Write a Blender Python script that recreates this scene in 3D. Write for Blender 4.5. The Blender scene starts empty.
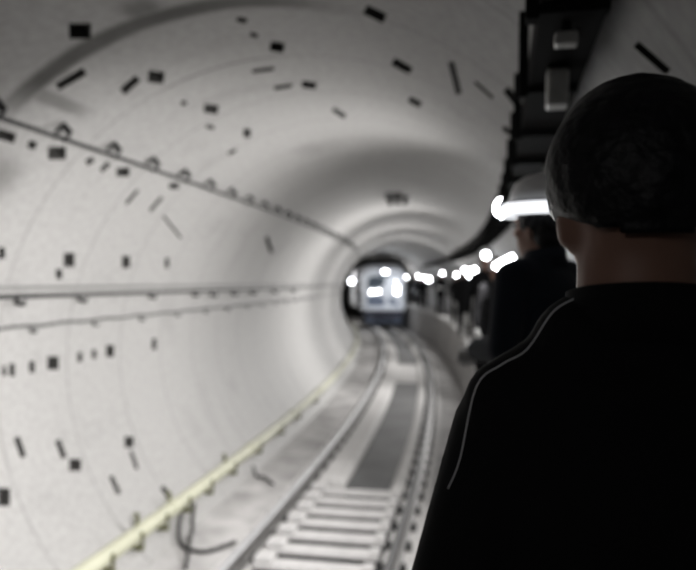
import bpy, bmesh, math, random
from mathutils import Vector, Matrix, Euler
from mathutils.geometry import delaunay_2d_cdt
random.seed(7)
sc = bpy.context.scene
COL = sc.collection
PI = math.pi
# tunnel frame: s runs along the curved centre line, l across it (right +), z up from the rail heads
RC, R, ZC, RING, S0 = 157.72, 2.7, 1.81, 1.15, 4.53

def W(l, z, s):
    a = s / RC
    return Vector((-RC + (RC + l) * math.cos(a), (RC + l) * math.sin(a), z))

def frame(l, z, s, rz=0.0):
    return Matrix.Translation(W(l, z, s)) @ Matrix.Rotation(s / RC + rz, 4, 'Z')

# ---------------------------------------------------------------- materials
def mat(name, col, rough=.7, metal=0., emit=0., emit_col=None, noise=0., scale=8., sheen=0., bump=0., spec=.5):
    m = bpy.data.materials.new(name); m.use_nodes = True
    nt = m.node_tree; b = nt.nodes['Principled BSDF']
    b.inputs['Base Color'].default_value = (*col, 1)
    b.inputs['Roughness'].default_value = rough
    b.inputs['Metallic'].default_value = metal
    b.inputs['Specular IOR Level'].default_value = spec
    if sheen:
        b.inputs['Sheen Weight'].default_value = sheen
    if emit:
        b.inputs['Emission Color'].default_value = (*(emit_col or col), 1)
        b.inputs['Emission Strength'].default_value = emit
    if noise or bump:
        tc = nt.nodes.new('ShaderNodeTexCoord'); n = nt.nodes.new('ShaderNodeTexNoise')
        n.inputs['Scale'].default_value = scale; n.inputs['Detail'].default_value = 5
        nt.links.new(tc.outputs['Object'], n.inputs['Vector'])
        if noise:
            r = nt.nodes.new('ShaderNodeValToRGB')
            r.color_ramp.elements[0].position = .3; r.color_ramp.elements[1].position = .7
            r.color_ramp.elements[0].color = (*[c * (1 - noise) for c in col], 1)
            r.color_ramp.elements[1].color = (*[min(1, c * (1 + noise * .5)) for c in col], 1)
            nt.links.new(n.outputs['Fac'], r.inputs['Fac']); nt.links.new(r.outputs['Color'], b.inputs['Base Color'])
        if bump:
            bp = nt.nodes.new('ShaderNodeBump'); bp.inputs['Strength'].default_value = bump; bp.inputs['Distance'].default_value = .01
            nt.links.new(n.outputs['Fac'], bp.inputs['Height']); nt.links.new(bp.outputs['Normal'], b.inputs['Normal'])
    return m

def lining_material():
    m = bpy.data.materials.new('lining_concrete'); m.use_nodes = True
    nt = m.node_tree; N = nt.nodes; L = nt.links; b = N['Principled BSDF']
    b.inputs['Roughness'].default_value = .62
    b.inputs['Specular IOR Level'].default_value = .35
    uv = N.new('ShaderNodeUVMap'); sep = N.new('ShaderNodeSeparateXYZ'); L.new(uv.outputs['UV'], sep.inputs[0])
    def M(op, a, c=None, clamp=False):
        n = N.new('ShaderNodeMath'); n.operation = op; n.use_clamp = clamp
        for i, v in enumerate((a, c)):
            if v is None: continue
            if isinstance(v, (int, float)): n.inputs[i].default_value = v
            else: L.new(v, n.inputs[i])
        return n.outputs[0]
    def sstep(v, lo, hi, a=0., c=1.):
        n = N.new('ShaderNodeMapRange'); n.interpolation_type = 'SMOOTHSTEP'
        L.new(v, n.inputs['Value'])
        for k, x in zip(('From Min', 'From Max', 'To Min', 'To Max'), (lo, hi, a, c)): n.inputs[k].default_value = x
        return n.outputs['Result']
    def noise(scale, detail=4, sx=1., sy=1.):
        mp = N.new('ShaderNodeMapping'); mp.inputs['Scale'].default_value = (sx, sy, 1)
        L.new(uv.outputs['UV'], mp.inputs['Vector'])
        n = N.new('ShaderNodeTexNoise'); n.inputs['Scale'].default_value = scale; n.inputs['Detail'].default_value = detail
        L.new(mp.outputs['Vector'], n.inputs['Vector']); return n.outputs['Fac']
    u, v = sep.outputs['X'], sep.outputs['Y']
    wob = M('MULTIPLY', M('SUBTRACT', noise(1.5), .5), .06)
    uu = M('ADD', u, wob)
    # hairline at every ring joint
    fr = M('FRACT', M('DIVIDE', M('SUBTRACT', u, S0 - 30 * RING), RING))
    dj = M('MULTIPLY', M('MINIMUM', fr, M('SUBTRACT', 1., fr)), RING)
    joint = M('MULTIPLY', sstep(dj, .012, .03, 1., 0.), .22)
    # damp, dirty joint at the nearest ring, heavy in the upper left
    d0 = M('ABSOLUTE', M('SUBTRACT', uu, S0))
    wet = M('MULTIPLY', sstep(d0, .05, .16, 1., 0.), M('MULTIPLY', sstep(v, 2.1, 2.7), sstep(v, 4.2, 5.2, 1., 0.)))
    wet = M('MULTIPLY', wet, sstep(noise(1.1), .25, .6, .75, 1.))
    d1 = M('ABSOLUTE', M('SUBTRACT', u, S0 + RING))
    wet1 = M('MULTIPLY', sstep(d1, .01, .04, 1., 0.), M('MULTIPLY', M('MULTIPLY', sstep(v, 2.9, 3.2), sstep(v, 4.0, 4.4, 1., 0.)), .45))
    # damp smears running along the tunnel on the shoulder and grimy blotches
    dv = M('ABSOLUTE', M('SUBTRACT', M('ADD', v, wob), 2.55))
    smear = M('MULTIPLY', sstep(dv, .03, .10, 1., 0.), M('MULTIPLY', M('MULTIPLY', sstep(u, 4.4, 4.7), sstep(u, 5.0, 5.5, 1., 0.)), .55))
    dq = M('ABSOLUTE', M('SUBTRACT', uu, 4.9)); dw = M('ABSOLUTE', M('SUBTRACT', v, 1.75))
    blot = M('MULTIPLY', M('MULTIPLY', sstep(dq, .05, .45, 1., 0.), sstep(dw, .05, .3, 1., 0.)), .5)
    dq2 = M('ABSOLUTE', M('SUBTRACT', uu, 4.35)); dw2 = M('ABSOLUTE', M('SUBTRACT', v, 3.62))
    blot2 = M('MULTIPLY', M('MULTIPLY', sstep(dq2, .02, .3, 1., 0.), sstep(dw2, .03, .22, 1., 0.)), .7)
    grime = sstep(noise(.9, 6), .56, .8, 0., .28)
    streak = sstep(noise(2.2, 3, .9, .18), .58, .8, 0., .18)
    tot = joint
    for x in (wet, wet1, smear, blot, blot2, grime, streak): tot = M('MAXIMUM', tot, x)
    base = N.new('ShaderNodeMix'); base.data_type = 'RGBA'
    fine = sstep(noise(14, 6), .3, .7)
    L.new(fine, base.inputs[0]); base.inputs[6].default_value = (.285, .28, .273, 1); base.inputs[7].default_value = (.335, .33, .323, 1)
    mx = N.new('ShaderNodeMix'); mx.data_type = 'RGBA'
    L.new(M('MULTIPLY', tot, .95, True), mx.inputs[0]); L.new(base.outputs[2], mx.inputs[6]); mx.inputs[7].default_value = (.03, .029, .025, 1)
    L.new(mx.outputs[2], b.inputs['Base Color'])
    bp = N.new('ShaderNodeBump'); bp.inputs['Strength'].default_value = .25; bp.inputs['Distance'].default_value = .01
    L.new(M('SUBTRACT', M('MULTIPLY', noise(20, 5), .2), joint), bp.inputs['Height']); L.new(bp.outputs['Normal'], b.inputs['Normal'])
    return m

MT = dict(
    lining=lining_material(),
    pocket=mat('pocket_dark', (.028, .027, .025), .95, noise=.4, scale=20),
    concrete=mat('concrete', (.36, .35, .345), .8, noise=.3, scale=3, bump=.3),
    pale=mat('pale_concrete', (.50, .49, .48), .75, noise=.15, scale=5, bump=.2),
    bed=mat('dirty_bed', (.40, .39, .385), .85, noise=.4, scale=2.2, bump=.5),
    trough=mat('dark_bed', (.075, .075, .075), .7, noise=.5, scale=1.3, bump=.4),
    ballast=mat('dark_ballast', (.012, .012, .012), .95, noise=.4, scale=20),
    sleeper=mat('sleeper_concrete', (.47, .46, .455), .7, noise=.15, scale=9, bump=.2),
    rail=mat('rail_steel', (.17, .165, .16), .5, .6, noise=.3, scale=12),
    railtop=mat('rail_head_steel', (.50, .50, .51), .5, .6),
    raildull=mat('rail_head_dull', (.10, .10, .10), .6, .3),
    clip=mat('dark_clip', (.01, .01, .01), .7),
    cable=mat('black_cable', (.007, .007, .007), .6),
    grey_cable=mat('grey_cable', (.06, .06, .06), .6),
    pale_cable=mat('pale_cable', (.17, .17, .165), .6),
    pipe=mat('pipe_paint', (.44, .44, .335), .5, noise=.12, scale=4),
    bracket=mat('olive_bracket', (.10, .10, .05), .6),
    tray=mat('tray_metal', (.012, .012, .012), .8, 0., spec=.05),
    galv=mat('galvanised', (.55, .55, .53), .4, .5, noise=.25, scale=15),
    fabric=mat('black_fabric', (.007, .007, .008), .9, sheen=.02, spec=.2),
    navy=mat('dark_navy_fabric', (.012, .016, .024), .85, sheen=.03, spec=.25),
    trouser=mat('dark_trouser', (.010, .010, .012), .9, spec=.2),
    boot=mat('boot_rubber', (.012, .012, .012), .6),
    skin=mat('skin', (.30, .165, .12), .55, noise=.1, scale=20),
    hair=mat('black_hair', (.006, .006, .008), .5, noise=.5, scale=60, bump=.6, spec=.3),
    glove=mat('white_glove', (.6, .6, .6), .8),
    eye=mat('eye_dark', (.02, .015, .012), .2),
    hat=mat('white_hat_shell', (.85, .85, .86), .3),
    strap=mat('lamp_strap', (.03, .03, .035), .7),
    pale_streak=mat('streak_white', (.75, .75, .77), .35),
    lens=mat('lamp_lens', (1, 1, 1), .3, emit=70., emit_col=(.93, .96, 1.)),
    panel=mat('glare_panel_glow', (1, 1, 1), .3, emit=40., emit_col=(.93, .96, 1.)),  # glow of the added hand-held glare panels
    band=mat('glow_band', (1, 1, 1), .3, emit=1.8, emit_col=(.93, .96, 1.)),  # glow put on the lower hat, no known lamp
    train=mat('train_white', (.86, .87, .90), .35),
    trainblue=mat('train_grey_blue', (.16, .19, .26), .4),
    glass=mat('train_glass', (.10, .12, .14), .12),
    under=mat('train_under', (.05, .05, .07), .6),
    trainlamp=mat('train_lamp', (1, 1, 1), .3, emit=25., emit_col=(.92, .95, 1.)),
)

# ---------------------------------------------------------------- mesh helpers
def link(name, me, m=None, parent=None, mw=None, smooth=False):
    o = bpy.data.objects.new(name, me); COL.objects.link(o)
    if m is not None:
        for k in (m if isinstance(m, (list, tuple)) else [m]): me.materials.append(MT[k])
    if smooth:
        me.polygons.foreach_set('use_smooth', [True] * len(me.polygons))
    if mw is not None: o.matrix_world = mw
    if parent is not None: o.parent = parent
    return o

def from_bm(name, bm, m, parent=None, mw=None, smooth=False, fix=True):
    if fix: bmesh.ops.recalc_face_normals(bm, faces=bm.faces)
    me = bpy.data.meshes.new(name); bm.to_mesh(me); bm.free()
    return link(name, me, m, parent, mw, smooth)

def empty(name, mw):
    o = bpy.data.objects.new(name, None); COL.objects.link(o); o.matrix_world = mw; o.empty_display_size = .1
    return o

def tag(o, label=None, cat=None, group=None, kind=None):
    if label: o['label'] = label
    if cat: o['category'] = cat
    if group: o['group'] = group
    if kind: o['kind'] = kind
    return o

def dup(o, mw):
    r = o.copy(); COL.objects.link(r); r.matrix_world = mw
    for ch in list(o.children):
        c = ch.copy(); COL.objects.link(c); c.parent = r
        for g in list(ch.children):
            d = g.copy(); COL.objects.link(d); d.parent = c
    return r

def bx(bm, x0, x1, y0, y1, z0, z1, bev=0., M=None):
    r = bmesh.ops.create_cube(bm, size=1)
    mm = Matrix.Translation(((x0 + x1) / 2, (y0 + y1) / 2, (z0 + z1) / 2)) @ Matrix.Diagonal((x1 - x0, y1 - y0, z1 - z0, 1))
    bmesh.ops.transform(bm, matrix=(M @ mm) if M else mm, verts=r['verts'])
    if bev:
        es = list({e for v in r['verts'] for e in v.link_edges})
        bmesh.ops.bevel(bm, geom=es, offset=bev, segments=2, affect='EDGES', profile=.5)

def cyl(bm, p0, p1, r0, r1=None, seg=16, caps=True):
    p0, p1 = Vector(p0), Vector(p1); d = p1 - p0
    q = d.to_track_quat('Z', 'Y').to_matrix().to_4x4()
    bmesh.ops.create_cone(bm, cap_ends=caps, segments=seg, radius1=r0, radius2=r0 if r1 is None else r1, depth=d.length,
                          matrix=Matrix.Translation((p0 + p1) / 2) @ q)

def ell(bm, c, r, rot=None, seg=20):
    m = Matrix.Translation(c) @ (rot.to_matrix().to_4x4() if rot else Matrix.Identity(4)) @ Matrix.Diagonal((*r, 1))
    bmesh.ops.create_uvsphere(bm, u_segments=seg, v_segments=seg // 2 + 2, radius=1, matrix=m)

def cap(bm, a, b, ra, rb):
    a, b = Vector(a), Vector(b)
    if (b - a).length > 1e-4: cyl(bm, a, b, ra, rb, 16)
    ell(bm, a, (ra,) * 3, seg=14); ell(bm, b, (rb,) * 3, seg=14)

def tube(pts, r, seg=8):
    """closed tube along a list of world points"""
    bm = bmesh.new(); rings = []
    pts = [Vector(p) for p in pts]
    up = Vector((0, 0, 1))
    for i, p in enumerate(pts):
        t = (pts[min(i + 1, len(pts) - 1)] - pts[max(i - 1, 0)]).normalized()
        a = t.cross(up)
        a = a.normalized() if a.length > .05 else Vector((1, 0, 0))
        c = a.cross(t).normalized()
        rings.append([bm.verts.new(p + (a * math.cos(2 * PI * k / seg) + c * math.sin(2 * PI * k / seg)) * r) for k in range(seg)])
    for q0, q1 in zip(rings, rings[1:]):
        for k in range(seg): bm.faces.new((q0[k], q0[(k + 1) % seg], q1[(k + 1) % seg], q1[k]))
    bm.faces.new(rings[0]); bm.faces.new(rings[-1])
    return bm

def srange(a, b, d):
    n = max(1, round((b - a) / d)); return [a + (b - a) * i / n for i in range(n + 1)]

def sweep(profile, s0, s1, ds=.5, mats=None):
    """closed profile [(l, z)] swept along the tunnel, one closed mesh; mats = material slot of each profile side"""
    bm = bmesh.new(); rows = []
    for s in srange(s0, s1, ds): rows.append([bm.verts.new(W(l, z, s)) for l, z in profile])
    n = len(profile)
    for a, b in zip(rows, rows[1:]):
        for k in range(n):
            f = bm.faces.new((a[k], a[(k + 1) % n], b[(k + 1) % n], b[k]))
            if mats: f.material_index = mats[k]
    bm.faces.new(rows[0]); bm.faces.new(rows[-1])
    return bm

def remesh(bm, vox, it=4, fac=.5):
    """fuse overlapping solids into one continuous surface"""
    me = bpy.data.meshes.new('tmp'); bm.to_mesh(me); bm.free()
    o = bpy.data.objects.new('tmp', me); COL.objects.link(o)
    m = o.modifiers.new('r', 'REMESH'); m.mode = 'VOXEL'; m.voxel_size = vox; m.adaptivity = 0
    m2 = o.modifiers.new('s', 'SMOOTH'); m2.factor = fac; m2.iterations = it
    dg = bpy.context.evaluated_depsgraph_get(); dg.update()
    out = bpy.data.meshes.new_from_object(o.evaluated_get(dg))
    bpy.data.objects.remove(o); bpy.data.meshes.remove(me)
    return out

# ---------------------------------------------------------------- tunnel lining (three panels of one bored tube) with sunken bolt pockets
POCKETS = [[(4.16, 67.53), (4.274, 69.532), (4.449, 67.144), (4.32, 65.173)], [(4.678, 56.973), (4.718, 61.898), (4.827, 61.086), (4.78, 56.106)], [(5.277, 61.492), (5.211, 65.586), (5.343, 65.061), (5.409, 60.89)], [(5.24, 67.879), (5.393, 69.328), (5.583, 66.992), (5.414, 65.591)], [(6.36, 68.235), (6.554, 69.729), (6.761, 67.647), (6.549, 66.198)], [(5.313, 89.263), (5.375, 91.273), (5.61, 89.583), (5.535, 87.553)], [(4.77, 87.678), (4.824, 88.85), (4.913, 88.037), (4.856, 86.864)], [(5.086, 87.414), (5.143, 88.346), (5.221, 87.634), (5.162, 86.703)], [(5.922, 81.635), (5.937, 85.77), (6.033, 85.251), (6.012, 81.084)], [(6.493, 82.221), (6.484, 86.02), (6.599, 85.489), (6.603, 81.653)], [(6.416, 88.609), (6.502, 91.005), (6.739, 89.625), (6.637, 87.207)], [(4.329, 109.367), (4.399, 111.964), (4.612, 110.581), (4.526, 107.937)], [(5.35, 110.192), (5.457, 113.055), (5.719, 111.715), (5.589, 108.8)], [(6.498, 110.125), (6.572, 112.485), (6.851, 111.366), (6.761, 108.957)], [(7.45, 90.52), (7.824, 91.827), (8.028, 90.36), (7.628, 89.105)], [(7.489, 68.291), (7.586, 69.398), (7.885, 67.21), (7.775, 66.113)], [(14.667, 85.803), (14.722, 92.729), (16.191, 90.993), (16.026, 83.533)], [(4.773, 121.323), (5.535, 121.919), (5.69, 120.648), (4.887, 120.206)], [(4.931, 124.921), (5.025, 128.131), (5.125, 127.772), (5.023, 124.52)], [(4.501, 130.619), (4.695, 134.375), (4.95, 133.522), (4.722, 129.638)], [(5.615, 130.456), (5.609, 133.034), (5.83, 132.565), (5.831, 129.899)], [(4.608, 45.84), (4.816, 45.778), (4.864, 43.944), (4.651, 44.073)], [(5.239, 45.331), (5.438, 46.415), (5.575, 43.868), (5.363, 42.863)], [(4.985, 45.422), (5.083, 45.509), (5.133, 43.975), (5.032, 43.914)], [(5.824, 44.835), (5.867, 46.111), (5.971, 45.221), (5.924, 43.94)], [(6.124, 43.873), (6.135, 46.123), (6.233, 45.602), (6.22, 43.331)], [(6.356, 45.398), (6.557, 46.332), (6.693, 44.264), (6.481, 43.383)], [(7.539, 45.683), (7.749, 46.538), (7.876, 44.945), (7.656, 44.127)], [(6.988, 37.687), (7.011, 41.804), (7.089, 41.457), (7.063, 37.312)], [(7.583, 37.272), (7.609, 41.693), (7.7, 41.32), (7.67, 36.866)], [(6.379, 23.954), (6.57, 24.133), (6.668, 20.923), (6.471, 20.828)], [(7.56, 24.259), (7.75, 24.418), (7.868, 21.235), (7.672, 21.146)], [(8.72, 24.629), (8.843, 24.724), (8.973, 21.737), (8.846, 21.68)], [(6.354, 20.324), (6.457, 20.368), (6.514, 18.127), (6.409, 18.114)], [(5.4, 24.232), (5.477, 24.318), (5.538, 21.968), (5.459, 21.911)], [(12.631, 37.671), (13.701, 31.282), (13.472, 30.477), (12.455, 36.807)], [(8.025, 36.746), (8.915, 31.398), (8.884, 30.855), (8.005, 36.222)], [(5.775, 0.908), (5.831, 0.773), (5.832, -1.178), (5.775, -1.028)], [(5.878, 1.154), (5.957, 0.972), (5.958, -1.611), (5.879, -1.401)], [(6.18, 0.971), (6.267, 0.778), (6.267, -1.71), (6.181, -1.489)], [(6.476, 1.337), (6.678, 0.915), (6.678, -2.064), (6.477, -1.567)], [(7.039, 1.123), (7.133, 0.939), (7.133, -1.383), (7.041, -1.174)], [(7.333, 1.137), (7.425, 0.962), (7.426, -1.204), (7.335, -1.007)], [(7.647, 1.65), (7.839, 1.311), (7.84, -1.718), (7.65, -1.317)], [(8.873, 1.304), (9.011, 1.084), (9.011, -2.058), (8.874, -1.798)], [(5.929, -13.358), (5.96, -17.554), (5.876, -17.526), (5.846, -13.381)], [(6.532, -16.7), (6.558, -20.843), (6.466, -20.813), (6.44, -16.72)], [(6.577, -21.399), (6.773, -22.436), (6.697, -24.829), (6.509, -23.747)], [(7.745, -21.691), (7.94, -22.604), (7.845, -25.12), (7.657, -24.166)], [(7.802, -25.693), (7.75, -30.343), (7.671, -30.186), (7.721, -25.577)], [(7.205, -28.848), (7.177, -33.381), (7.093, -33.269), (7.12, -28.783)], [(8.05, -37.256), (8.066, -40.51), (7.948, -40.591), (7.932, -37.38)], [(5.481, -21.226), (5.623, -22.096), (5.544, -25.155), (5.409, -24.236)], [(6.062, 65.776), (6.124, 66.504), (6.205, 65.692), (6.141, 64.968)], [(6.863, 64.06), (7.02, 64.663), (7.106, 63.64), (6.944, 63.056)], [(7.964, 59.935), (7.989, 62.091), (8.107, 61.552), (8.078, 59.38)], [(2.492, 142.643), (2.422, 145.706), (2.493, 145.675), (2.567, 142.516)]]
def on_lining(s, deg, r=R):
    a = math.radians(deg); return W(-r * math.cos(a), ZC + r * math.sin(a), s)

def lining(name, a0, a1):
    fine = srange(-6, 24, .25); far = srange(24, 78, .75)[1:]
    ss = fine + far; aa = srange(a0, a1, 3.0)
    quads = [q for q in POCKETS if a0 + 1 < sum(p[1] for p in q) / 4 < a1 - 1]
    K = math.radians(1) * R
    pts, edges = [], []
    boxes = [(min(p[0] for p in q) - .03, max(p[0] for p in q) + .03, min(p[1] for p in q) - .6, max(p[1] for p in q) + .6) for q in quads]
    ns, na = len(ss), len(aa)
    idx = {}
    for i, s in enumerate(ss):
        for j, a in enumerate(aa):
            border = i in (0, ns - 1) or j in (0, na - 1)
            if not border and any(b[0] < s < b[1] and b[2] < a < b[3] for b in boxes): continue
            idx[i, j] = len(pts); pts.append(Vector((s, a * K)))
    def chain(keys):
        for p, q in zip(keys, keys[1:]): edges.append((idx[p], idx[q]))
    chain([(i, 0) for i in range(ns)]); chain([(i, na - 1) for i in range(ns)])
    chain([(0, j) for j in range(na)]); chain([(ns - 1, j) for j in range(na)])
    for q in quads:
        k = len(pts); pts += [Vector((p[0], p[1] * K)) for p in q]
        edges += [(k, k + 1), (k + 1, k + 2), (k + 2, k + 3), (k + 3, k)]
    vs, es, fs, *_ = delaunay_2d_cdt(pts, edges, [], 0, 1e-5)
    def inside(c, q):
        sg = None
        for i in range(4):
            a, b = q[i], q[(i + 1) % 4]
            cr = (b[0] - a[0]) * (c[1] - a[1] * K) - (b[1] - a[1]) * K * (c[0] - a[0])
            if sg is None: sg = cr > 0
            elif (cr > 0) != sg: return False
        return True
    keep = []
    for f in fs:
        c = sum((vs[i] for i in f), Vector((0, 0))) / len(f)
        if any(b[0] < c[0] < b[1] and b[2] * K < c[1] < b[3] * K and inside(c, q) for b, q in zip(boxes, quads)): continue
        keep.append(f)
    co = [on_lining(v[0], v[1] / K) for v in vs]
    me = bpy.data.meshes.new(name); me.from_pydata(co, [], keep)
    uv = me.uv_layers.new(name='UVMap')
    for lp in me.loops:
        v = vs[lp.vertex_index]; uv.data[lp.index].uv = (v[0], v[1])
    o = link(name, me, 'lining', smooth=True); o['kind'] = 'structure'
    nrm = []
    for v in vs:
        a = math.radians(v[1] / K); ang = v[0] / RC
        n = Vector((math.cos(a) * math.cos(ang), math.cos(a) * math.sin(ang), -math.sin(a)))
        nrm.append(n)
    me.normals_split_custom_set_from_vertices(nrm)
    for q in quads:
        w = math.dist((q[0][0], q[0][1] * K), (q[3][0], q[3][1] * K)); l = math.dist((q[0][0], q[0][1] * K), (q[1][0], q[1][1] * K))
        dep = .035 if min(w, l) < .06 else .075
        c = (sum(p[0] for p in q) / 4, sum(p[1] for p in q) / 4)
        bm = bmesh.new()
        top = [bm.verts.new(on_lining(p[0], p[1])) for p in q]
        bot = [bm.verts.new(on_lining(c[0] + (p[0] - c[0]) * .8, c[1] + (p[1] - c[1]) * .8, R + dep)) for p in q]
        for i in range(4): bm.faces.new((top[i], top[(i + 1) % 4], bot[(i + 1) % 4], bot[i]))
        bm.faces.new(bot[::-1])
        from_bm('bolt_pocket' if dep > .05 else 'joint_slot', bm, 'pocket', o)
    return o
lining('wall_left', -52, 54)
lining('ceiling', 54, 139)
lining('wall_right', 139, 232)

# end closures far beyond the train and behind the camera
def disc(name, s):
    bm = bmesh.new()
    bmesh.ops.create_circle(bm, cap_ends=True, segments=64, radius=R + .1, matrix=frame(0, ZC, s) @ Matrix.Rotation(PI / 2, 4, 'X'))
    r = bmesh.ops.extrude_face_region(bm, geom=bm.faces[:])
    d = (W(0, 0, s + .1) - W(0, 0, s)) * (1 if s > 0 else -1)
    bmesh.ops.translate(bm, verts=[v for v in r['geom'] if isinstance(v, bmesh.types.BMVert)], vec=d * 2)
    o = from_bm(name, bm, 'trough'); o['kind'] = 'structure'
disc('wall_far', 77.9)

# ---------------------------------------------------------------- track bed, plinth strips, walkway
FZ = -.25
NEAR = 9.62          # open sleepers up to here, filled trough beyond
def structure(name, bm, m, smooth=False):
    o = from_bm(name, bm, m, smooth=smooth); o['kind'] = 'structure'; return o
structure('floor', sweep([(-1.70, FZ), (-.98, FZ - .02), (-.98, FZ - .4), (.98, FZ - .4), (.98, FZ - .02), (1.70, FZ), (1.70, FZ - .8), (-1.70, FZ - .8)], -6, 77.5, .75), 'bed')
structure('trim_1', sweep([(-.98, FZ), (-.98, -.18), (-.62, -.18), (-.62, -.18), (-.62, FZ - .38), (-.98, FZ - .38)], -6, 77, .75), 'pale')
structure('trim_2', sweep([(.62, -.18), (.98, -.18), (.98, FZ - .38), (.62, FZ - .38)], -6, 77, .75), 'pale')
structure('trim_3', sweep([(-.615, -.12), (-.58, -.10), (-.30, -.10), (-.22, -.16), (-.22, FZ - .38), (-.615, FZ - .38)], NEAR, 77, .75), 'pale')
structure('trim_4', sweep([(.42, -.16), (.47, -.11), (.615, -.11), (.615, FZ - .38), (.42, FZ - .38)], NEAR - .2, 77, .75), 'pale')
for nm, a, c, m in (('trim_5', NEAR + .05, 20.2, 'trough'), ('trim_lit_patch', 20.21, 24.8, 'pale'), ('trim_8', 24.81, 77, 'trough')):  # middle length is pale: a pool of lamp light put into the colour
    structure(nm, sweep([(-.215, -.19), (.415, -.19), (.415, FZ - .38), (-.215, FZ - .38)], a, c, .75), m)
structure('trim_6', sweep([(-.615, -.27), (.615, -.27), (.615, FZ - .39), (-.615, FZ - .39)], -6, NEAR - .25, .75), 'ballast')
structure('walkway', sweep([(1.60, FZ + .002), (1.69, FZ + .002), (2.0, .2), (2.35, .75), (2.52, 1.2), (2.55, 1.25), (1.56, 1.25), (1.55, 1.24), (1.55, 1.15), (1.56, 1.14), (1.60, 1.14)], -6, 77, .75,
      mats=[0, 0, 0, 0, 0, 1, 1, 1, 1, 0, 0]), ['concrete', 'pale'])

# ---------------------------------------------------------------- sleepers
bm = bmesh.new()
bx(bm, -.61, .58, -.115, .115, -.30, -.15, .012)
def sleeper_parts(root):
    b = bmesh.new(); bx(b, -.61, .58, -.11, .11, -.195, -.15, .01); from_bm('sleeper_body', b, 'sleeper', root)
    b = bmesh.new(); bx(b, -.61, -.42, -.10, .10, -.149, -.075, .012); from_bm('rail_block', b, 'sleeper', root)
    for x0 in (-.60, .45):
        b = bmesh.new(); bx(b, x0, x0 + .12, -.11, .11, -.268, -.196, .01); from_bm('sleeper_foot', b, 'ballast', root)
    b = bmesh.new(); bx(b, .47, .58, -.09, .09, -.149, -.115, .01); from_bm('rail_block', b, 'sleeper', root)
bm.free()
ORD = ['nearest the bottom edge', 'second up from the bottom edge', 'third up from the bottom edge', 'fourth up from the bottom edge',
       'fifth up from the bottom edge', 'sixth up, next to last before the dark trough', 'last one before the smooth dark trough']
proto = None
SL = [6.84 + .425 * i for i in range(7)]
for i, s in enumerate(SL):
    mw = frame(0, 0, s)
    if proto is None:
        proto = empty('sleeper', Matrix.Identity(4)); sleeper_parts(proto); o = proto; o.matrix_world = mw
    else: o = dup(proto, mw)
    tag(o, 'pale concrete sleeper crossing the track, ' + ORD[i], 'sleeper', 'sleepers between the rails')

# ---------------------------------------------------------------- rails with fasteners
def rail(side, label):
    c = side * .75
    pr = [(-.070, -.178), (.070, -.178), (.070, -.165), (.012, -.148), (.010, -.05), (.036, -.034), (.036, -.006), (.028, 0), (-.028, 0), (-.036, -.006), (-.036, -.034), (-.010, -.05), (-.012, -.148), (-.070, -.165)]
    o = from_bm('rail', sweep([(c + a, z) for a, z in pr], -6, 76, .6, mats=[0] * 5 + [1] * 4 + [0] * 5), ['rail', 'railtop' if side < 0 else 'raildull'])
    tag(o, label, 'rail', 'running rails')
    for i in range(40):
        s = 5.1 + .6 * i
        f = frame(c, 0, s)
        for k in (-1, 1):
            b = bmesh.new()
            bx(b, k * .105 - .032, k * .105 + .032, -.06, .06, -.176, -.12, .008, f)
            cyl(b, f @ Vector((k * .11, 0, -.121)), f @ Vector((k * .11, 0, -.085)), .016, seg=8)
            from_bm('rail_fastener', b, 'clip', o)
rail(-1, 'steel rail on the left, with dark fasteners, farther from the walkway')
rail(1, 'steel rail on the right, curving past the foot of the walkway')

# ---------------------------------------------------------------- cables along the left wall
def wall_run(name, deg, r, s0, s1, rad, m, label, group=None, sag=0.):
    ph = random.random() * 6
    pts = [on_lining(s, deg + (sag * abs(math.sin(s * PI / .8 + ph)) if sag else 0), r) for s in srange(s0, s1, .2)]
    o = from_bm(name, tube(pts, rad), m, smooth=True); tag(o, label, 'cable', group); return o

def cable_clip(parent, deg, s, r0, up, size=1., m='clip', name='cable_clip'):
    """bracket: plate off the lining, arm out to the cable and a hook over it"""
    a = math.radians(deg); ang = s / RC
    rad = Vector((-math.cos(a) * math.cos(ang), -math.cos(a) * math.sin(ang), math.sin(a)))     # outwards to the lining
    tan = Vector((math.sin(a) * math.cos(ang), math.sin(a) * math.sin(ang), math.cos(a)))       # up along the lining
    fw = Vector((-math.sin(ang), math.cos(ang), 0))
    M = Matrix((fw, tan, rad)).transposed().to_4x4(); M.translation = on_lining(s, deg, r0)
    gap = R - r0 - .010; b = bmesh.new(); k = size
    bx(b, -.015 * k, .03 * k, -.02 * k, .10 * k * up + .01, gap - .012, gap, .003, M)
    bx(b, -.018 * k, .018 * k, .055 * k * up, .10 * k * up + .012, -.03 * k, gap - .008, .004, M)
    bx(b, -.018 * k, .018 * k, -.026 * k, .085 * k * up, -.042 * k, -.028 * k, .004, M)
    return from_bm(name, b, m, parent)

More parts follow.
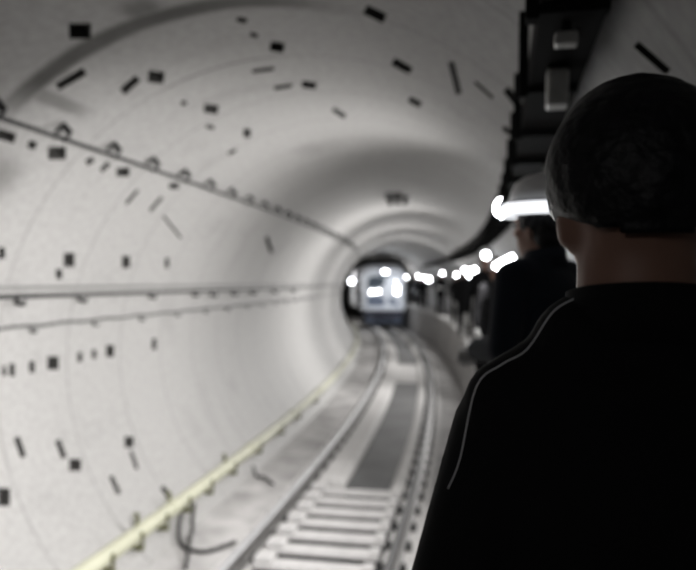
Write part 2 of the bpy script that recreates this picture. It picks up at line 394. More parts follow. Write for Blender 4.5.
top = wall_run('power_cable', 48.9, R - .09, -2, 60, .017, 'cable', 'thick black cable slanting down the upper left wall on hooked brackets', 'cables along the left wall')
for i in range(26): cable_clip(top, 49.0, 3.55 + .8 * i, R - .09, 1, .85)
mid = wall_run('power_cable', 15.0, R - .07, -2, 60, .020, 'cable', 'black cable running level along the left wall at eye height', 'cables along the left wall')
for i, s in enumerate((5.84, 6.9, 8.6, 10.1, 10.9, 12.0, 13.2, 15, 17)): cable_clip(mid, 15.0, s, R - .07, -1, 1.0 if i < 4 else 1.2)
wall_run('signal_cable', 16.5, R - .03, -2, 60, .016, 'pale_cable', 'thin pale cable lying just above the level black cable', 'cables along the left wall')
low = wall_run('signal_cable', 8.2, R - .05, -2, 60, .014, 'grey_cable', 'thin grey cable below the level black one, sagging between clips', 'cables along the left wall', sag=.5)
for i in range(14): cable_clip(low, 8.2, 5.0 + 1.15 * i, R - .05, -1, .7, 'grey_cable')

# ---------------------------------------------------------------- yellowish pipe at the foot of the left wall
PL, PZ, PR = -1.885, .03, .082
def pz(l): return ZC - math.sqrt(R * R - l * l)
pipe = empty('drain_pipe', Matrix.Identity(4))
tag(pipe, 'pale yellow-green pipe running along the foot of the left wall', 'pipe')
from_bm('pipe_run', tube([W(PL, PZ, s) for s in srange(-4, 70, .4)], PR, 16), 'pipe', pipe, smooth=True)
for i in range(12):
    s = 4.7 + 3.0 * i
    from_bm('pipe_coupling', tube([W(PL, PZ, s - .07), W(PL, PZ, s + .07)], PR + .012, 16), 'pipe', pipe)
for i, s in enumerate((5.6, 6.15, 6.75, 7.35, 8.0, 8.75, 9.7, 11, 12.5, 14, 16)):
    b = bmesh.new(); f = frame(PL, PZ, s)
    bx(b, -.035, .105, -.025, .025, -.135, -.088, .004, f)
    bx(b, .088, .104, -.025, .025, -.14, .05, .004, f)
    from_bm('pipe_bracket', b, 'bracket', pipe)
for i, s in enumerate((6.9, 7.7, 9.6)):
    b = bmesh.new(); f = frame(PL, PZ, s); bx(b, -.06, -.02, -.02, .02, .06, .18, .004, f); bx(b, -.085, -.03, -.02, .02, .17, .185, .003, f)
    from_bm('pipe_hanger', b, 'bracket', pipe)

def smooth_pts(p, n=6):
    out = []; P = [p[0]] + p + [p[-1]]
    for i in range(1, len(P) - 2):
        for k in range(n):
            t = k / n; a, b, c, d = (Vector(x) for x in P[i - 1:i + 3])
            out.append(.5 * ((2 * b) + (c - a) * t + (2 * a - 5 * b + 4 * c - d) * t * t + (3 * b - a - 3 * c + d) * t ** 3))
    return out + [Vector(P[-2])]
def loose(name, pts, r, label):
    pp = smooth_pts([W(*p) for p in pts])
    o = from_bm(name, tube(pp, r), 'cable', smooth=True); tag(o, label, 'cable', 'loose cables on the floor')
loose('loose_cable', [(-1.80, -.05, 7.75), (-1.72, -.14, 7.5), (-1.64, FZ + .02, 7.35), (-1.52, FZ + .02, 7.22), (-1.36, FZ + .02, 7.15), (-1.22, FZ + .02, 7.2), (-1.05, FZ + .02, 7.5)], .022,
      'black loose cable drooping from the yellow pipe and trailing to the rail')
loose('loose_cable', [(-1.78, -.04, 8.1), (-1.70, -.13, 7.85), (-1.60, FZ + .06, 7.6), (-1.50, FZ + .09, 7.3), (-1.38, FZ + .06, 6.95), (-1.3, FZ + .02, 6.7)], .020,
      'black loose cable end pointing at the picture bottom, crossing the other below the pipe')
loose('loose_cable', [(-1.72, -.13, 10.3), (-1.62, FZ + .02, 10.15), (-1.5, FZ + .02, 10.1), (-1.38, FZ + .02, 9.95), (-1.28, FZ + .02, 9.8)], .020,
      'short black cable scrap lying on the floor farther along the yellow pipe')

# ---------------------------------------------------------------- equipment on the upper right haunch
def tray_at(s): return frame(1.90, 3.48, s)
tray = empty('cable_tray', tray_at(3)); tag(tray, 'dark metal cable tray running along the upper right of the tunnel', 'cable tray')
inv = tray.matrix_world.inverted()
def child(name, bm, m, parent, smooth=False):
    o = from_bm(name, bm, m, smooth=smooth); o.parent = parent; o.matrix_parent_inverse = parent.matrix_world.inverted(); return o
child('tray_channel', sweep([(1.82, 3.48), (2.02, 3.48), (2.02, 3.555), (2.01, 3.555), (2.01, 3.492), (1.832, 3.492), (1.832, 3.62), (1.82, 3.62)], 1.0, 40, .6), 'tray', tray)
for i in range(30):
    s = 1.3 + .9 * i; f = frame(1.9, 3.48, s); b = bmesh.new()
    bx(b, -.085, .115, -.025, .025, -.035, -.002, .004, f)
    bx(b, -.125, -.085, -.03, .03, -.05, .31, .004, f)
    child('tray_bracket', b, 'tray', tray)
for k, (l, z, r, lb) in enumerate(((1.866, 3.522, .026, 0), (1.921, 3.522, .026, 0), (1.976, 3.522, .026, 0))):
    o = from_bm('power_cable', tube([W(l, z, s) for s in srange(1.0, 40, .4)], r, 10), 'cable', smooth=True)
    tag(o, 'black cable lying in the tray on the upper right', 'cable', 'cables in the upper right tray')

# ---------------------------------------------------------------- people
def V3(x, y, z): return Vector((x, y, z))

def hand_mesh(bm_out, wrist, dirn, palm_n, thumb_side, curl=.35, k=1.0):
    """palm, four unequal bent fingers and a thumb; dirn runs wrist -> fingers, palm_n points out of the palm"""
    d = dirn.normalized(); n = (palm_n - d * palm_n.dot(d)).normalized(); t = thumb_side
    t = (t - d * t.dot(d) - n * t.dot(n)).normalized()
    b = bmesh.new()
    def P(a, s, o): return wrist + (d * a + t * s + n * o) * k
    cap(b, P(-.05, 0, 0), P(.01, 0, 0), .027 * k, .026 * k)
    for s in (-.028, -.010, .010, .028): cap(b, P(.01, s * .7, 0), P(.088, s, 0), .0145 * k, .0125 * k)
    for s, L in ((.031, .070), (.011, .080), (-.010, .074), (-.030, .058)):
        a, o, ang = .092, 0., curl * .4; p = P(a, s, o)
        for j, f in enumerate((.45, .32, .23)):
            ang += curl; a += L * f * math.cos(ang); o += L * f * math.sin(ang); q = P(a, s * (1 + .06 * j), o)
            cap(b, p, q, (.0095 - .0008 * j) * k, (.0090 - .0010 * j) * k); p = q
    p = P(.022, .024, .004)
    for a, s, o, r in ((.052, .050, .016, .0125), (.080, .058, .028, .0105), (.100, .056, .038, .0092)):
        q = P(a, s, o); cap(b, p, q, (r + .0015) * k, r * k); p = q
    me = remesh(b, .0042 * k, 3)
    bm_out.from_mesh(me); bpy.data.meshes.remove(me)

def build_person(name, H=1.72, pose='stand', head_yaw=0., hat=True, lamp=True, vox=.014, top='fabric', hair_len=0., sw=1., nape=-.098):
    """figure facing local -Y, feet at z=0; returns the Empty that parents body, clothing and hat"""
    k = H / 1.72
    root = empty(name, Matrix.Identity(4))
    def S(v): return Vector(v) * k
    arms = {}
    for sd in (-1, 1):
        sh = V3(sd * .185, .0, 1.405)
        if pose == 'raise' and sd == 1: el, wr = V3(.27, -.15, 1.22), V3(.19, -.36, 1.44)
        elif pose == 'carry': el, wr = V3(sd * .25, .03, 1.13), V3(sd * .13, -.22, 1.10)
        elif pose == 'walk': el, wr = V3(sd * .245, .02 + .08 * sd, 1.12), V3(sd * .25, -.04 + .16 * sd, .89)
        else: el, wr = V3(sd * .245, .03, 1.11), V3(sd * .255, -.05, .87)
        if sw != 1: sh.x *= sw; el.x *= sw; wr.x *= sw; sh.z -= .03
        arms[sd] = (sh, el, wr)
    legs = {}
    for sd in (-1, 1):
        st = (.20 * sd if pose == 'walk' else .03 * sd)
        legs[sd] = (V3(sd * .092, 0, .90), V3(sd * .10, -.03 - st * .45, .49), V3(sd * .105, .02 - st, .085))
    Rh = Matrix.Rotation(head_yaw, 3, 'Z')
    hc = V3(0, -.015, 1.595)
    def hd(x, y, z): return S(hc + Rh @ V3(x, y, z))
    # --- body: one fused surface
    b = bmesh.new()
    rq = Rh.to_quaternion()
    ell(b, hd(0, .012, .015), S((.074, .093, .100)), rq); ell(b, hd(0, -.018, -.045), S((.060, .070, .075)), rq)
    ell(b, hd(0, -.055, -.095), S((.032, .030, .026)), rq)                                       # chin
    cap(b, hd(0, -.082, .02), hd(0, -.105, -.022), .010 * k, .016 * k)                              # nose
    ell(b, hd(0, -.074, .030), S((.056, .020, .012)), rq)                                          # brow
    ell(b, hd(0, -.082, -.058), S((.027, .014, .008)), rq); ell(b, hd(0, -.080, -.070), S((.024, .013, .008)), rq)   # lips
    for sd in (-1, 1):
        ell(b, hd(sd * .078, .012, -.012), S((.010, .021, .033)), rq)                              # ears
        ell(b, hd(sd * .045, -.055, -.022), S((.024, .026, .022)), rq)                             # cheeks
    cap(b, S((0, .022 if sw == 1 else .005, 1.43 if sw == 1 else 1.455)), hd(0, .02, -.05), (.060 if sw == 1 else .066) * k, (.058 if sw == 1 else .064) * k)
    cap(b, S((-.10 * sw, .015, 1.42 if sw == 1 else 1.36)), S((.10 * sw, .015, 1.42 if sw == 1 else 1.36)), .050 * k, .050 * k)
    ell(b, S((0, .005, 1.27)), S((.165, .105, .20))); ell(b, S((0, .005, 1.05)), S((.140, .095, .16))); ell(b, S((0, .01, .93)), S((.160, .110, .12)))
    for sd in (-1, 1):
        sh, el, wr = arms[sd]
        cap(b, S(sh + V3(-sd * .02, 0, -.02 if sw == 1 else -.05)), S(el), .042 * k, .036 * k); cap(b, S(el), S(wr), .038 * k, .026 * k)
        hp, kn, an = legs[sd]
        cap(b, S(hp), S(kn), .080 * k, .052 * k); cap(b, S(kn), S(an), .052 * k, .036 * k)
        cap(b, S(an + V3(0, .02, -.035)), S(an + V3(0, -.15, -.05)), .034 * k, .028 * k)
    me = remesh(b, vox * k, 4)
    b = bmesh.new(); b.from_mesh(me); bpy.data.meshes.remove(me)
    for sd in (-1, 1):
        sh, el, wr = arms[sd]; d = (wr - el).normalized()
        n = V3(-sd, 0, 0) if abs(d.z) > .6 else V3(0, 0, -1) if pose == 'carry' else V3(-sd, 0, .2)
        t = V3(0, -1, 0) if abs(d.z) > .6 else V3(-sd, 0, 0)
        hand_mesh(b, S(wr), d, n, t, .55 if pose in ('carry', 'raise') else .32, k)
    from_bm('body', b, 'skin', root, smooth=True)
    if hat:
        for sd in (-1, 1):
            sh, el, wr = arms[sd]; d = (wr - el).normalized()
            n = V3(-sd, 0, 0) if abs(d.z) > .6 else V3(0, 0, -1) if pose == 'carry' else V3(-sd, 0, .2)
            t = V3(0, -1, 0) if abs(d.z) > .6 else V3(-sd, 0, 0)
            g = bmesh.new(); hand_mesh(g, S(wr), d, n, t, .55 if pose in ('carry', 'raise') else .32, k); g.normal_update()
            for v in g.verts: v.co += v.normal * .002
            from_bm('glove', g, 'glove', root, smooth=True)
    for sd in (-1, 1):
        b = bmesh.new(); ell(b, hd(sd * .031, -.080, .008), S((.012, .009, .008)), rq, 12); from_bm('eye', b, 'eye', root, smooth=True)
    # --- hair
    b = bmesh.new()
    ell(b, hd(0, .022, .030), S((.0895 if sw == 1 else .100, .104, .112)), rq)
    ell(b, hd(0, .060, -.035), S((.076, .066, .075)), rq)
    if hair_len: ell(b, hd(0, .055, .04), S((.105, .085, .10)), rq); ell(b, hd(0, .02, .075), S((.088, .095, .078)), rq)
    rr = random.Random(3)
    for i in range(260):
        th, ph = rr.uniform(0, 2 * PI), math.acos(rr.uniform(-.35, 1))
        ce = hd(0, .026, .03) + (Rh @ V3(.088 * math.sin(ph) * math.cos(th), .102 * math.sin(ph) * math.sin(th), .110 * math.cos(ph))) * k
        ell(b, ce, S((.013, .013, .012 + .004 * rr.random())), seg=8)
    me = remesh(b, .0065 * k, 1, .4)
    b = bmesh.new(); b.from_mesh(me); bpy.data.meshes.remove(me)
    fwd = Rh @ V3(0, -1, 0)
    kill = []
    for v in b.verts:
        q = Rh.inverted() @ (v.co / k - hc)
        if (q.y < -.045 and q.z < .055) or q.z < nape + max(0, -q.y) * .6 or (q.y < -.005 and q.z < -.01) or (sw != 1 and q.z < nape + max(0, abs(q.x) - .048) * .65): kill.append(v)
    bmesh.ops.delete(b, geom=kill, context='VERTS')
    ed = [e for e in b.edges if e.is_boundary]
    if ed: bmesh.ops.holes_fill(b, edges=ed, sides=0)
    from_bm('hair', b, 'hair', root, smooth=True)
    # --- jacket with a standing collar
    b = bmesh.new()
    cap(b, S((0, .018, 1.42 if sw == 1 else 1.40)), S((-.15 * sw, .018, 1.405 if sw == 1 else 1.335)), .070 * k, .066 * k); cap(b, S((0, .018, 1.42 if sw == 1 else 1.40)), S((.15 * sw, .018, 1.405 if sw == 1 else 1.335)), .070 * k, .066 * k)
    cap(b, S((-.05, .022, 1.435)), S((.05, .022, 1.435)), .070 * k, .070 * k)
    ell(b, S((0, .012, 1.27 if sw == 1 else 1.23)), S((.195 * sw, .138, .20))); ell(b, S((0, .01, 1.08)), S((.178 * sw, .130, .20))); ell(b, S((0, .012, .95)), S((.182, .132, .14)))
    cyl(b, S((0, .012, .84)), S((0, .012, 1.0)), .175 * k, .18 * k, 24)
    for v in b.verts:
        if v.co.z < .841 * k or (v.co.z < 1.001 * k and v.co.z > .999 * k and abs(math.hypot(v.co.x, v.co.y - .012 * k) - .18 * k) < .01 * k): v.co.y = .012 * k + (v.co.y - .012 * k) * .74
    for sd in (-1, 1):
        sh, el, wr = arms[sd]
        if sw != 1: cap(b, S((sd * .045, .02, 1.435)), S((sd * .132, .018, 1.368)), .052 * k, .062 * k)
        cap(b, S(sh + V3(-sd * .02, 0, -.015 if sw == 1 else -.038)), S(el), (.072 if sw == 1 else .070) * k, .060 * k); cap(b, S(el), S(wr + (el - wr) * .08), .060 * k, .045 * k)
    me = remesh(b, (vox - .002) * k, 5)
    jk = link('jacket', me, top, root, smooth=True)
    b = bmesh.new()                                             # collar: a ring of cloth around the neck
    c0 = S((0, .022, 1.475)); n = 40; rows = []
    for rad, z, lean in ((.079, -.030, 0), (.078, .0, .0), (.076, .028, .0), (.071, .030, 0), (.070, -.028, 0)):
        rows.append([b.verts.new(c0 + V3(rad * 1.02 * math.cos(2 * PI * i / n), rad * 1.06 * math.sin(2 * PI * i / n), z + .010 * math.sin(2 * PI * i / n)) * k) for i in range(n)])
    for a, c in zip(rows, rows[1:] + rows[:1]):
        for i in range(n): b.faces.new((a[i], a[(i + 1) % n], c[(i + 1) % n], c[i]))
    from_bm('collar', b, top, jk, smooth=True)
    # --- trousers and boots
    b = bmesh.new()
    ell(b, S((0, .012, .90)), S((.172, .122, .13)))
    for sd in (-1, 1):
        hp, kn, an = legs[sd]
        cap(b, S(hp), S(kn), .095 * k, .070 * k); cap(b, S(kn), S(an + V3(0, 0, .03)), .070 * k, .060 * k)
    link('trousers', remesh(b, (vox + .002) * k, 5), 'trouser', root, smooth=True)
    for sd in (-1, 1):
        an = legs[sd][2]; b = bmesh.new()
        cap(b, S(an + V3(0, .01, .05)), S(an + V3(0, .015, -.03)), .052 * k, .048 * k)
        cap(b, S(an + V3(0, .03, -.045)), S(an + V3(0, -.155, -.050)), .044 * k, .040 * k)
        me = remesh(b, .009 * k, 3); zz = min(v.co.z for v in me.vertices)
        for v in me.vertices: v.co.z = max(v.co.z, .002)
        link('boot', me, 'boot', root, smooth=True)
    # --- hard hat and head lamp
    if hat:
        b = bmesh.new(); n = 36; rows = []
        prof = [(1.0, 0), (1.0, .02), (.985, .05), (.93, .085), (.80, .118), (.58, .140), (.30, .151)]
        hb = V3(0, .010, .055)
        for r, z in prof:
            rows.append([b.verts.new(hd(*(hb + V3(.108 * r * math.cos(2 * PI * i / n), .130 * r * math.sin(2 * PI * i / n), z)))) for i in range(n)])
        tp = b.verts.new(hd(*(hb + V3(0, 0, .153))))
        inner = [[b.verts.new(hd(*(hb + V3(.103 * r * math.cos(2 * PI * i / n), .125 * r * math.sin(2 * PI * i / n), z - .004)))) for i in range(n)] for r, z in ((1, .004), (.92, .08), (.5, .132))]
        brim = [b.verts.new(hd(*(hb + V3((.124 if math.sin(2 * PI * i / n) > -.2 else .122) * math.cos(2 * PI * i / n), (.146 if math.sin(2 * PI * i / n) > 0 else .185) * math.sin(2 * PI * i / n), -.008)))) for i in range(n)]
        seq = [inner[2], inner[1], inner[0], brim] + rows
        for a, c in zip(seq, seq[1:]):
            for i in range(n): b.faces.new((a[i], a[(i + 1) % n], c[(i + 1) % n], c[i]))
        for i in range(n): b.faces.new((rows[-1][i], rows[-1][(i + 1) % n], tp))
        b.faces.new(inner[2])
        ht = from_bm('hard_hat', b, 'hat', root, smooth=True)
        b = bmesh.new()                                         # crest rib along the crown
        for y in (-.07, -.035, 0, .035, .07): cap(b, hd(*(hb + V3(0, y - .01, .150 - abs(y) * .30))), hd(*(hb + V3(0, y + .025, .150 - abs(y + .025) * .30))), .010 * k, .010 * k)
        from_bm('crest', b, 'hat', ht, smooth=True)
        b = bmesh.new(); rows = []                              # strap around the shell
        for r, z in ((1.005, .016), (1.03, .016), (1.02, .046), (.995, .046)):
            rows.append([b.verts.new(hd(*(hb + V3(.108 * r * math.cos(2 * PI * i / n), .130 * r * math.sin(2 * PI * i / n), z)))) for i in range(n)])
        for a, c in zip(rows, rows[1:] + rows[:1]):
            for i in range(n): b.faces.new((a[i], a[(i + 1) % n], c[(i + 1) % n], c[i]))
        from_bm('lamp_strap', b, 'strap', ht)
        if lamp:
            b = bmesh.new(); cyl(b, hd(0, -.118, .088), hd(0, -.165, .088), .036 * k, .042 * k, 24)
            lh = from_bm('head_lamp', b, 'strap', ht)
            b = bmesh.new(); ell(b, hd(0, -.172, .088), S((.042, .030, .042)), rq)
            from_bm('lamp_lens', b, 'lens', ht)
    root['_h'] = [*hd(0, -.27, .07)]
    return root

def spot(name, loc, target, power, deg=110, blend=.8, rad=.04, col=(1, .98, .965)):
    L = bpy.data.lights.new(name, 'SPOT'); L.energy = power; L.spot_size = math.radians(deg); L.spot_blend = blend; L.shadow_soft_size = rad; L.color = col
    o = bpy.data.objects.new(name, L); COL.objects.link(o); o.location = loc
    o.rotation_euler = (Vector(target) - Vector(loc)).to_track_quat('-Z', 'Y').to_euler(); return o

WZ = 1.25
def place(o, l, s, rz): o.matrix_world = frame(l, WZ, s, rz)
# the walker right in front of the camera, seen from behind
p1 = build_person('person', 1.59, 'stand', 0., hat=False, vox=.010, hair_len=1, sw=.84, nape=-.032)
place(p1, 1.860, .80, PI + .06)
tag(p1, 'bareheaded person in a black jacket seen from behind, filling the right of the view', 'person', 'people walking along the tunnel walkway')
# thin pale line laid along the jacket's shoulder ridge
from mathutils.bvhtree import BVHTree
def shoulder_line(person, sw):
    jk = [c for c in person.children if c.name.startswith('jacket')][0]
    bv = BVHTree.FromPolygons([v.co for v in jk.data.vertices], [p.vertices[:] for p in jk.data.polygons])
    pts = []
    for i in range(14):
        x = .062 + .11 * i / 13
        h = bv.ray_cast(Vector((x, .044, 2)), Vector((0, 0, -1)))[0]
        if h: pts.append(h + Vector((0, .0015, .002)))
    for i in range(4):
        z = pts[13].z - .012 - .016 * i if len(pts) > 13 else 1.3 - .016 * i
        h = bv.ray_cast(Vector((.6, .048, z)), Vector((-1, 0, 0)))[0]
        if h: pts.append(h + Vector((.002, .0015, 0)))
    from_bm('pale_shoulder_line', tube(smooth_pts(pts[::3] + pts[-1:], 5), .0008, 6), 'pale_streak', jk, smooth=True)
shoulder_line(p1, .8)
# the next one ahead, in a lit white hard hat
p2 = build_person('person', 1.75, 'carry', .08, top='navy', vox=.013)
place(p2, 1.865, 2.95, PI + .85)
tag(p2, 'person in dark clothes and white hard hat with added glow band', 'person', 'people walking along the tunnel walkway')
hat2 = [c for c in p2.children if c.name.startswith('hard_hat')][0]
k2 = 1.75 / 1.72; Rh2 = Matrix.Rotation(.08, 3, 'Z')
b = bmesh.new(); rows = []; n = 40
for r, z in ((1.04, -.004), (1.12, -.012), (1.11, .036), (1.03, .030)):
    row = []
    for i in range(n + 1):
        a = -3.0 + 6.0 * i / n - PI / 2
        q = Vector((0, -.015, 1.595)) + Rh2 @ Vector((.115 * r * math.cos(a), .010 + .140 * r * math.sin(a), .055 + z))
        row.append(b.verts.new(q * k2))
    rows.append(row)
for a, c in zip(rows, rows[1:] + rows[:1]):
    for i in range(n): b.faces.new((a[i], a[i + 1], c[i + 1], c[i]))
b.faces.new([r[0] for r in rows]); b.faces.new([r[-1] for r in rows])
from_bm('glow_band', b, 'band', hat2)  # glowing band added for the brightness low on the hat shell

b = bmesh.new()
pc = [Vector((-.10, .04, 1.665)), Vector((-.128, .085, 1.64)), Vector((-.140, .115, 1.58)), Vector((-.155, .12, 1.53)), Vector((-.17, .10, 1.48))]
from_bm('bright_tail', tube([p * k2 for p in smooth_pts(pc)], .011, 8), 'pale_streak', hat2, smooth=True); b.free()  # white tube added for the bright tail beside the hat
walk = build_person('person', 1.72, 'walk', 0.)
carry = build_person('person', 1.72, 'carry', .2)
rais = build_person('person', 1.72, 'raise', -.1)
CREW = [  # proto, l, s, turn, height, label
    (rais, 1.78, 9.0, .10, 1.64, 'shorter person in dark clothes holding up a large added glare panel, beyond the glow-band hat'),
    (walk, 1.70, 10.6, -.1, 1.83, 'tall person in dark clothes and white hat right behind the shorter one with glare panel'),
    (rais, 1.62, 19.0, .05, 1.76, 'person in dark clothes mid-line on the curve holding up an added glare panel'),
    (walk, 1.78, 25.0, -.1, 1.70, 'person in dark clothes close behind the mid-line glare, lamp a little lower'),
    (carry, 1.76, 31.5, .1, 1.84, 'tall person in dark clothes whose lamp stands highest in the far group'),
    (rais, 1.72, 38.5, .1, 1.68, 'person in dark clothes raising a small added glare panel near the train'),
    (walk, 1.80, 41.5, -.05, 1.78, 'person in dark clothes and white hard hat, smallest lamp, right beside the train front'),
    (walk, 1.86, 47.0, .05, 1.76, 'added person in dark clothes farthest along the walkway, half behind the train front'),  # added so that a lamp lights the tunnel past the train front
]
used = set()
HEAD = {}
for pr, l, s, rz, H, lb in CREW:
    o = pr if pr.name not in used and pr not in used else dup(pr, Matrix.Identity(4))
    used.add(pr)
    o.matrix_world = frame(l, WZ, s, rz) @ Matrix.Scale(H / 1.72, 4)
    tag(o, lb, 'person', 'people walking along the tunnel walkway')
    HEAD[s] = o.matrix_world @ Vector(pr['_h'][:])
HEAD[3.2] = p2.matrix_world @ Vector(p2['_h'][:])
def added_glare_panel(s, l, rz, H, w, h, tilt, label):  # glowing panels added in the hands to stand in for larger glares
    M = frame(l, WZ, s, rz) @ Matrix.Scale(H / 1.72, 4)
    P = M @ Vector((.165, -.505, 1.50)); F = Matrix.Translation(P) @ Matrix.Rotation(s / RC + rz, 4, 'Z') @ Matrix.Rotation(tilt, 4, 'Y')
    r = empty('added_glare_panel', F); tag(r, label, 'lamp', 'hand-held added glare panels')
    b = bmesh.new(); bx(b, -w / 2, w / 2, -.02, .02, .0, h, .01); from_bm('lamp_housing', b, 'strap', r)
    b = bmesh.new(); bx(b, -w / 2 + .012, w / 2 - .012, -.026, -.0205, .012, h - .012, .002); from_bm('glare_panel', b, 'panel', r)
    b = bmesh.new(); cyl(b, (0, .0, -.10), (0, 0, -.001), .014, seg=12); from_bm('added_panel_handle', b, 'strap', r)
added_glare_panel(9.0, 1.78, .10, 1.64, .24, .30, -.5, 'largest added white glare panel, held up by the shorter person beyond the hard hat')
added_glare_panel(19.0, 1.62, .05, 1.76, .28, .24, -.3, 'added white glare panel held up halfway along the line of people')
added_glare_panel(38.5, 1.72, .1, 1.68, .22, .20, 0., 'small added glare panel farthest along the line, next to the train')
for o in bpy.data.objects:
    if '_h' in o: del o['_h']

# ---------------------------------------------------------------- fittings near the second walker
b = bmesh.new(); f = frame(1.915, 3.325, 2.85)
bx(b, -.04, .04, -.05, .05, .0, .14, .008, f)
jb = from_bm('junction_box', b, 'galv')
tag(jb, 'ribbed grey metal box hanging under the dark cable tray above the hard hat', 'junction box')
b = bmesh.new()
for i in range(5): bx(b, -.034 + .015 * i, -.027 + .015 * i, -.058, -.0505, .01, .13, .002, f)
from_bm('cooling_rib', b, 'galv', jb)
b = bmesh.new(); bx(b, -.04, .04, -.05, .05, .1405, .149, .002, f); from_bm('mounting_plate', b, 'tray', jb)
b = bmesh.new(); f = frame(1.905, 3.40, 2.35); bx(b, -.035, .035, -.03, .03, .0, .04, .006, f)
j2 = from_bm('junction_box', b, 'galv'); tag(j2, 'small metal box under the cable tray, nearer than the ribbed one', 'junction box')
b = bmesh.new(); bx(b, -.015, .015, -.015, .015, .0405, .074, .003, f); from_bm('mounting_plate', b, 'tray', j2)
# dark double fixture at the crown
s = 15.4; f = frame(.02, 0, s)
fx = empty('ceiling_fixture', f @ Matrix.Translation((0, 0, ZC + R))); tag(fx, 'small dark double fixture hanging from the tunnel crown', 'ceiling fixture')
def fchild(name, b, m):
    o = from_bm(name, b, m); o.parent = fx; o.matrix_parent_inverse = fx.matrix_world.inverted()
t = ZC + R
b = bmesh.new(); bx(b, -.24, .24, -.06, .06, t - .055, t - .02, .005, f); fchild('mounting_rail', b, 'clip')
for x in (-.16, .0, .16):
    b = bmesh.new(); cyl(b, f @ Vector((x, 0, t - .055)), f @ Vector((x, 0, t - .20)), .045, .06, 16); fchild('lamp_head', b, 'clip')

# ---------------------------------------------------------------- train far down the curve
TS = 43.5
TM = frame(0, 0, TS)
train = empty('train', TM); tag(train, 'white metro train with dark windscreen at the end of the tunnel', 'train')
def tch(name, bm, m, parent=None, smooth=False, fix=True):
    o = from_bm(name, bm, m, smooth=smooth, fix=fix); o.parent = parent or train
    return o
def section(w, zb, zt, rt, y, n=8):
    pts = [(-w, zb + .12), (-w + .12, zb), (w - .12, zb), (w, zb + .12)]
    for i in range(n + 1):
        a = PI / 2 * i / n; pts.append((w - rt + rt * math.cos(a), zt - rt * .75 + rt * .75 * math.sin(a)))
    for i in range(n + 1):
        a = PI / 2 + PI / 2 * i / n; pts.append((-w + rt + rt * math.cos(a), zt - rt * .75 + rt * .75 * math.sin(a)))
    return [Vector((x, y, z)) for x, z in pts]
b = bmesh.new(); rows = []
for w, zb, zt, rt, y in ((1.10, 1.02, 3.15, .55, 0), (1.28, .95, 3.38, .62, .10), (1.38, .90, 3.55, .70, .32), (1.43, .88, 3.68, .75, .75), (1.45, .88, 3.74, .78, 1.4), (1.45, .88, 3.74, .78, 7), (1.45, .88, 3.74, .78, 14)):
    rows.append([b.verts.new(p) for p in section(w, zb, zt, rt, y)])
for p, q in zip(rows, rows[1:]):
    for i in range(len(p)): b.faces.new((p[i], p[(i + 1) % len(p)], q[(i + 1) % len(p)], q[i]))
b.faces.new(rows[0]); b.faces.new(rows[-1])
tch('car_body', b, 'train')
def panel(name, pts, m, y=-.02, th=.05, parent=None):
    b = bmesh.new(); a = [b.verts.new((x, y, z)) for x, z in pts]; c = [b.verts.new((x, y + th, z)) for x, z in pts]; n = len(pts)
    b.faces.new(a); b.faces.new(c)
    for i in range(n): b.faces.new((a[i], a[(i + 1) % n], c[(i + 1) % n], c[i]))
    return tch(name, b, m, parent)
panel('windscreen', [(-1.0, 2.22), (-.25, 2.28), (.02, 2.5), (.12, 2.98), (-.82, 2.98), (-.97, 2.8)], 'glass', -.03)
panel('cab_door', [(.16, 1.15), (.62, 1.15), (.62, 3.0), (.16, 3.0)], 'train', -.035)
panel('side_windscreen', [(.68, 2.5), (.92, 2.5), (.90, 2.95), (.68, 2.98)], 'glass', -.03)
panel('destination_panel', [(-.5, 3.03), (.5, 3.03), (.42, 3.13), (-.42, 3.13)], 'glass', -.012)
panel('lower_panel', [(-1.0, 1.2), (.0, 1.2), (.1, 1.6), (-.3, 1.82), (-.97, 1.82)], 'trainblue', -.03)
panel('skirt_panel', [(.25, 1.35), (.95, 1.2), (.7, 1.6), (.4, 1.75)], 'trainblue', -.045)
for x, z in ((-.72, 2.02), (.80, 2.02), (-.35, 2.07), (.82, 2.28)):
    b = bmesh.new(); cyl(b, (x, -.01, z), (x, -.06, z), .13, .12, 20); h = tch('headlight', b, 'under')
    b = bmesh.new(); cyl(b, (x, -.0605, z), (x, -.075, z), .11, .105, 20); tch('headlight_lens', b, 'trainlamp', h)
b = bmesh.new(); bx(b, -.10, .25, -.05, .10, 3.16, 3.36, .03); h = tch('roof_lamp', b, 'under')
b = bmesh.new(); bx(b, -.08, .23, -.066, -.051, 3.18, 3.34, .004); tch('headlight_lens', b, 'trainlamp', h)
b = bmesh.new(); bx(b, -1.25, 1.25, -.16, .2, .93, 1.08, .05); tch('bumper', b, 'train')
b = bmesh.new(); bx(b, -1.2, 1.2, -.05, 3, .45, .87, .06); tch('underframe', b, 'under')
b = bmesh.new(); bx(b, -.16, .16, -.45, .0, .60, .82, .04); bx(b, -.22, .22, -.55, -.42, .56, .86, .03); tch('coupler', b, 'under')
b = bmesh.new(); bx(b, -1.15, 1.15, -.22, -.08, .20, .32, .03); bx(b, -.9, -.8, -.16, .0, .3, .6, .01); bx(b, .8, .9, -.16, .0, .3, .6, .01); tch('obstacle_bar', b, 'trainblue')
for y in (2.0, 4.3):
    for sd in (-1, 1):
        b = bmesh.new(); xo = -y * y / (2 * RC); cyl(b, (sd * .715 + xo, y, .42), (sd * .79 + xo, y, .42), .417, seg=32); cyl(b, (sd * .67 + xo, y, .42), (sd * .709 + xo, y, .42), .43, seg=32); cyl(b, (sd * .70 + xo, y, .42), (sd * .73 + xo, y, .42), .3, seg=24); tch('wheel', b, 'under')
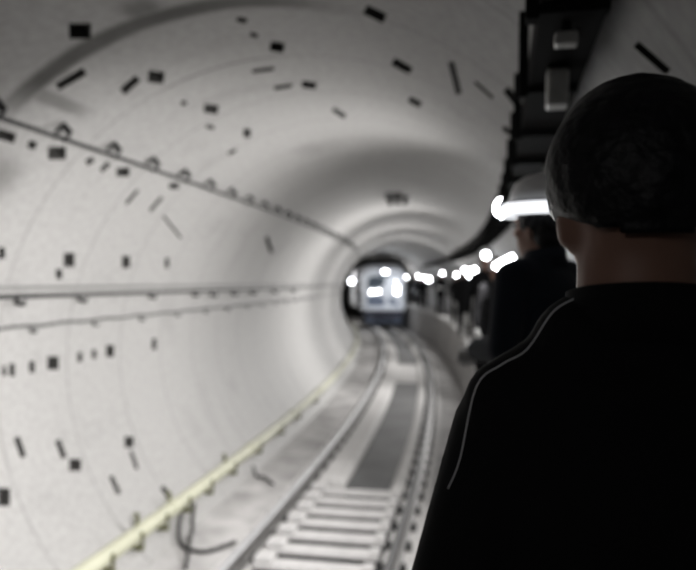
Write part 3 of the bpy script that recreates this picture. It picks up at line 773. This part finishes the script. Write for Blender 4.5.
for y in (1.1, 5.0, 8.9, 12.4):
    for sd in (-1, 1):
        b = bmesh.new(); bx(b, sd * 1.44 - .02, sd * 1.44 + .02, y, y + 1.3, 1.85, 2.65, .01); tch('side_window', b, 'glass')

# lamp on an arm from the left wall, beside the train
f = frame(0, 0, 43.9)
wl = empty('wall_lamp', f @ Matrix.Translation((-2.53, 0, 2.66))); tag(wl, 'bright lamp on an arm from the left wall just beside the train', 'lamp')
def wch(name, b, m):
    o = from_bm(name, b, m); o.parent = wl; o.matrix_parent_inverse = wl.matrix_world.inverted()
b = bmesh.new(); bx(b, -2.54, -2.51, -.08, .08, 2.56, 2.76, .004, f); wch('wall_plate', b, 'strap')
b = bmesh.new(); cyl(b, f @ Vector((-2.509, 0, 2.66)), f @ Vector((-2.0, 0, 2.72)), .022); wch('lamp_arm', b, 'strap')
b = bmesh.new(); cyl(b, f @ Vector((-1.93, .10, 2.68)), f @ Vector((-1.93, -.06, 2.68)), .12, .16, 20); wch('lamp_housing', b, 'strap')
b = bmesh.new(); ell(b, f @ Vector((-1.93, -.075, 2.68)), (.14, .06, .14)); wch('lamp_lens', b, 'trainlamp')

# ---------------------------------------------------------------- light: the head lamps of the line, and added fills with no fixture
spot('head_lamp_light', HEAD[3.2], W(-2.4, 0.8, 7.4), 2500, 94, 1., .05)
for s, pw, tl, ts, tz, dg, bl in ((9.0, 850, -2.4, 7.4, 2.3, 160, 1), (10.6, 200, -2.6, 10.6, 1.2, 90, 1), (19.0, 1300, -2.4, 16.6, 2.2, 145, 1), (25.0, 1000, -2.4, 22.6, 2.2, 145, 1), (31.5, 950, -2.4, 28.5, 2.2, 145, 1), (38.5, 550, -2, 36, 1.9, 130, 1), (41.5, 350, -2, 39, 1.8, 130, 1), (47.0, 250, -2.4, 44.5, 2.6, 150, 1)):
    spot('head_lamp_light', HEAD[s], W(tl, tz, ts), pw, dg, bl)
spot('rear_fill', W(1.2, 2.9, -1.5), W(-1.5, 1.6, 9), 25, 90, 1.)  # weak fill added behind the camera, nobody carries it
spot('train_front_fill', W(1.2, 2.6, 39.5), W(-1.0, 2.4, TS + 1), 450, 130, 1., .04, (.86, .92, 1))  # fill added to brighten the train front
spot('wall_lamp_light', W(-1.93, 2.68, 43.6), W(-1.9, 2.6, 40), 100, 178, .3)
spot('train_side_fill', W(-2.25, 2.9, 50), W(-1.3, 2.2, 51), 260, 178, .3)  # unseen fill added past the bend to lift the dark train side

w = bpy.data.worlds.new('world'); sc.world = w; w.use_nodes = True
w.node_tree.nodes['Background'].inputs[0].default_value = (.9, .95, 1, 1)
w.node_tree.nodes['Background'].inputs[1].default_value = .02

# ---------------------------------------------------------------- camera
cam = bpy.data.cameras.new('camera'); co = bpy.data.objects.new('camera', cam); COL.objects.link(co)
cam.sensor_fit = 'HORIZONTAL'; cam.sensor_width = 36; cam.lens = 719.6 / 696 * 36
cam.clip_start = .02; cam.clip_end = 300
co.matrix_world = Matrix.Translation((1.7347, 0, 2.6478)) @ Matrix.Rotation(.227, 4, 'Z') @ Matrix.Rotation(PI / 2 - .0046, 4, 'X') @ Matrix.Rotation(.0086, 4, 'Z')
cam.dof.use_dof = True; cam.dof.focus_distance = .95; cam.dof.aperture_fstop = 3.3
sc.camera = co
sc.view_settings.view_transform = 'Standard'; sc.view_settings.look = 'None'; sc.view_settings.gamma = 1; sc.view_settings.exposure = -.32
sc.view_settings.use_curve_mapping = False
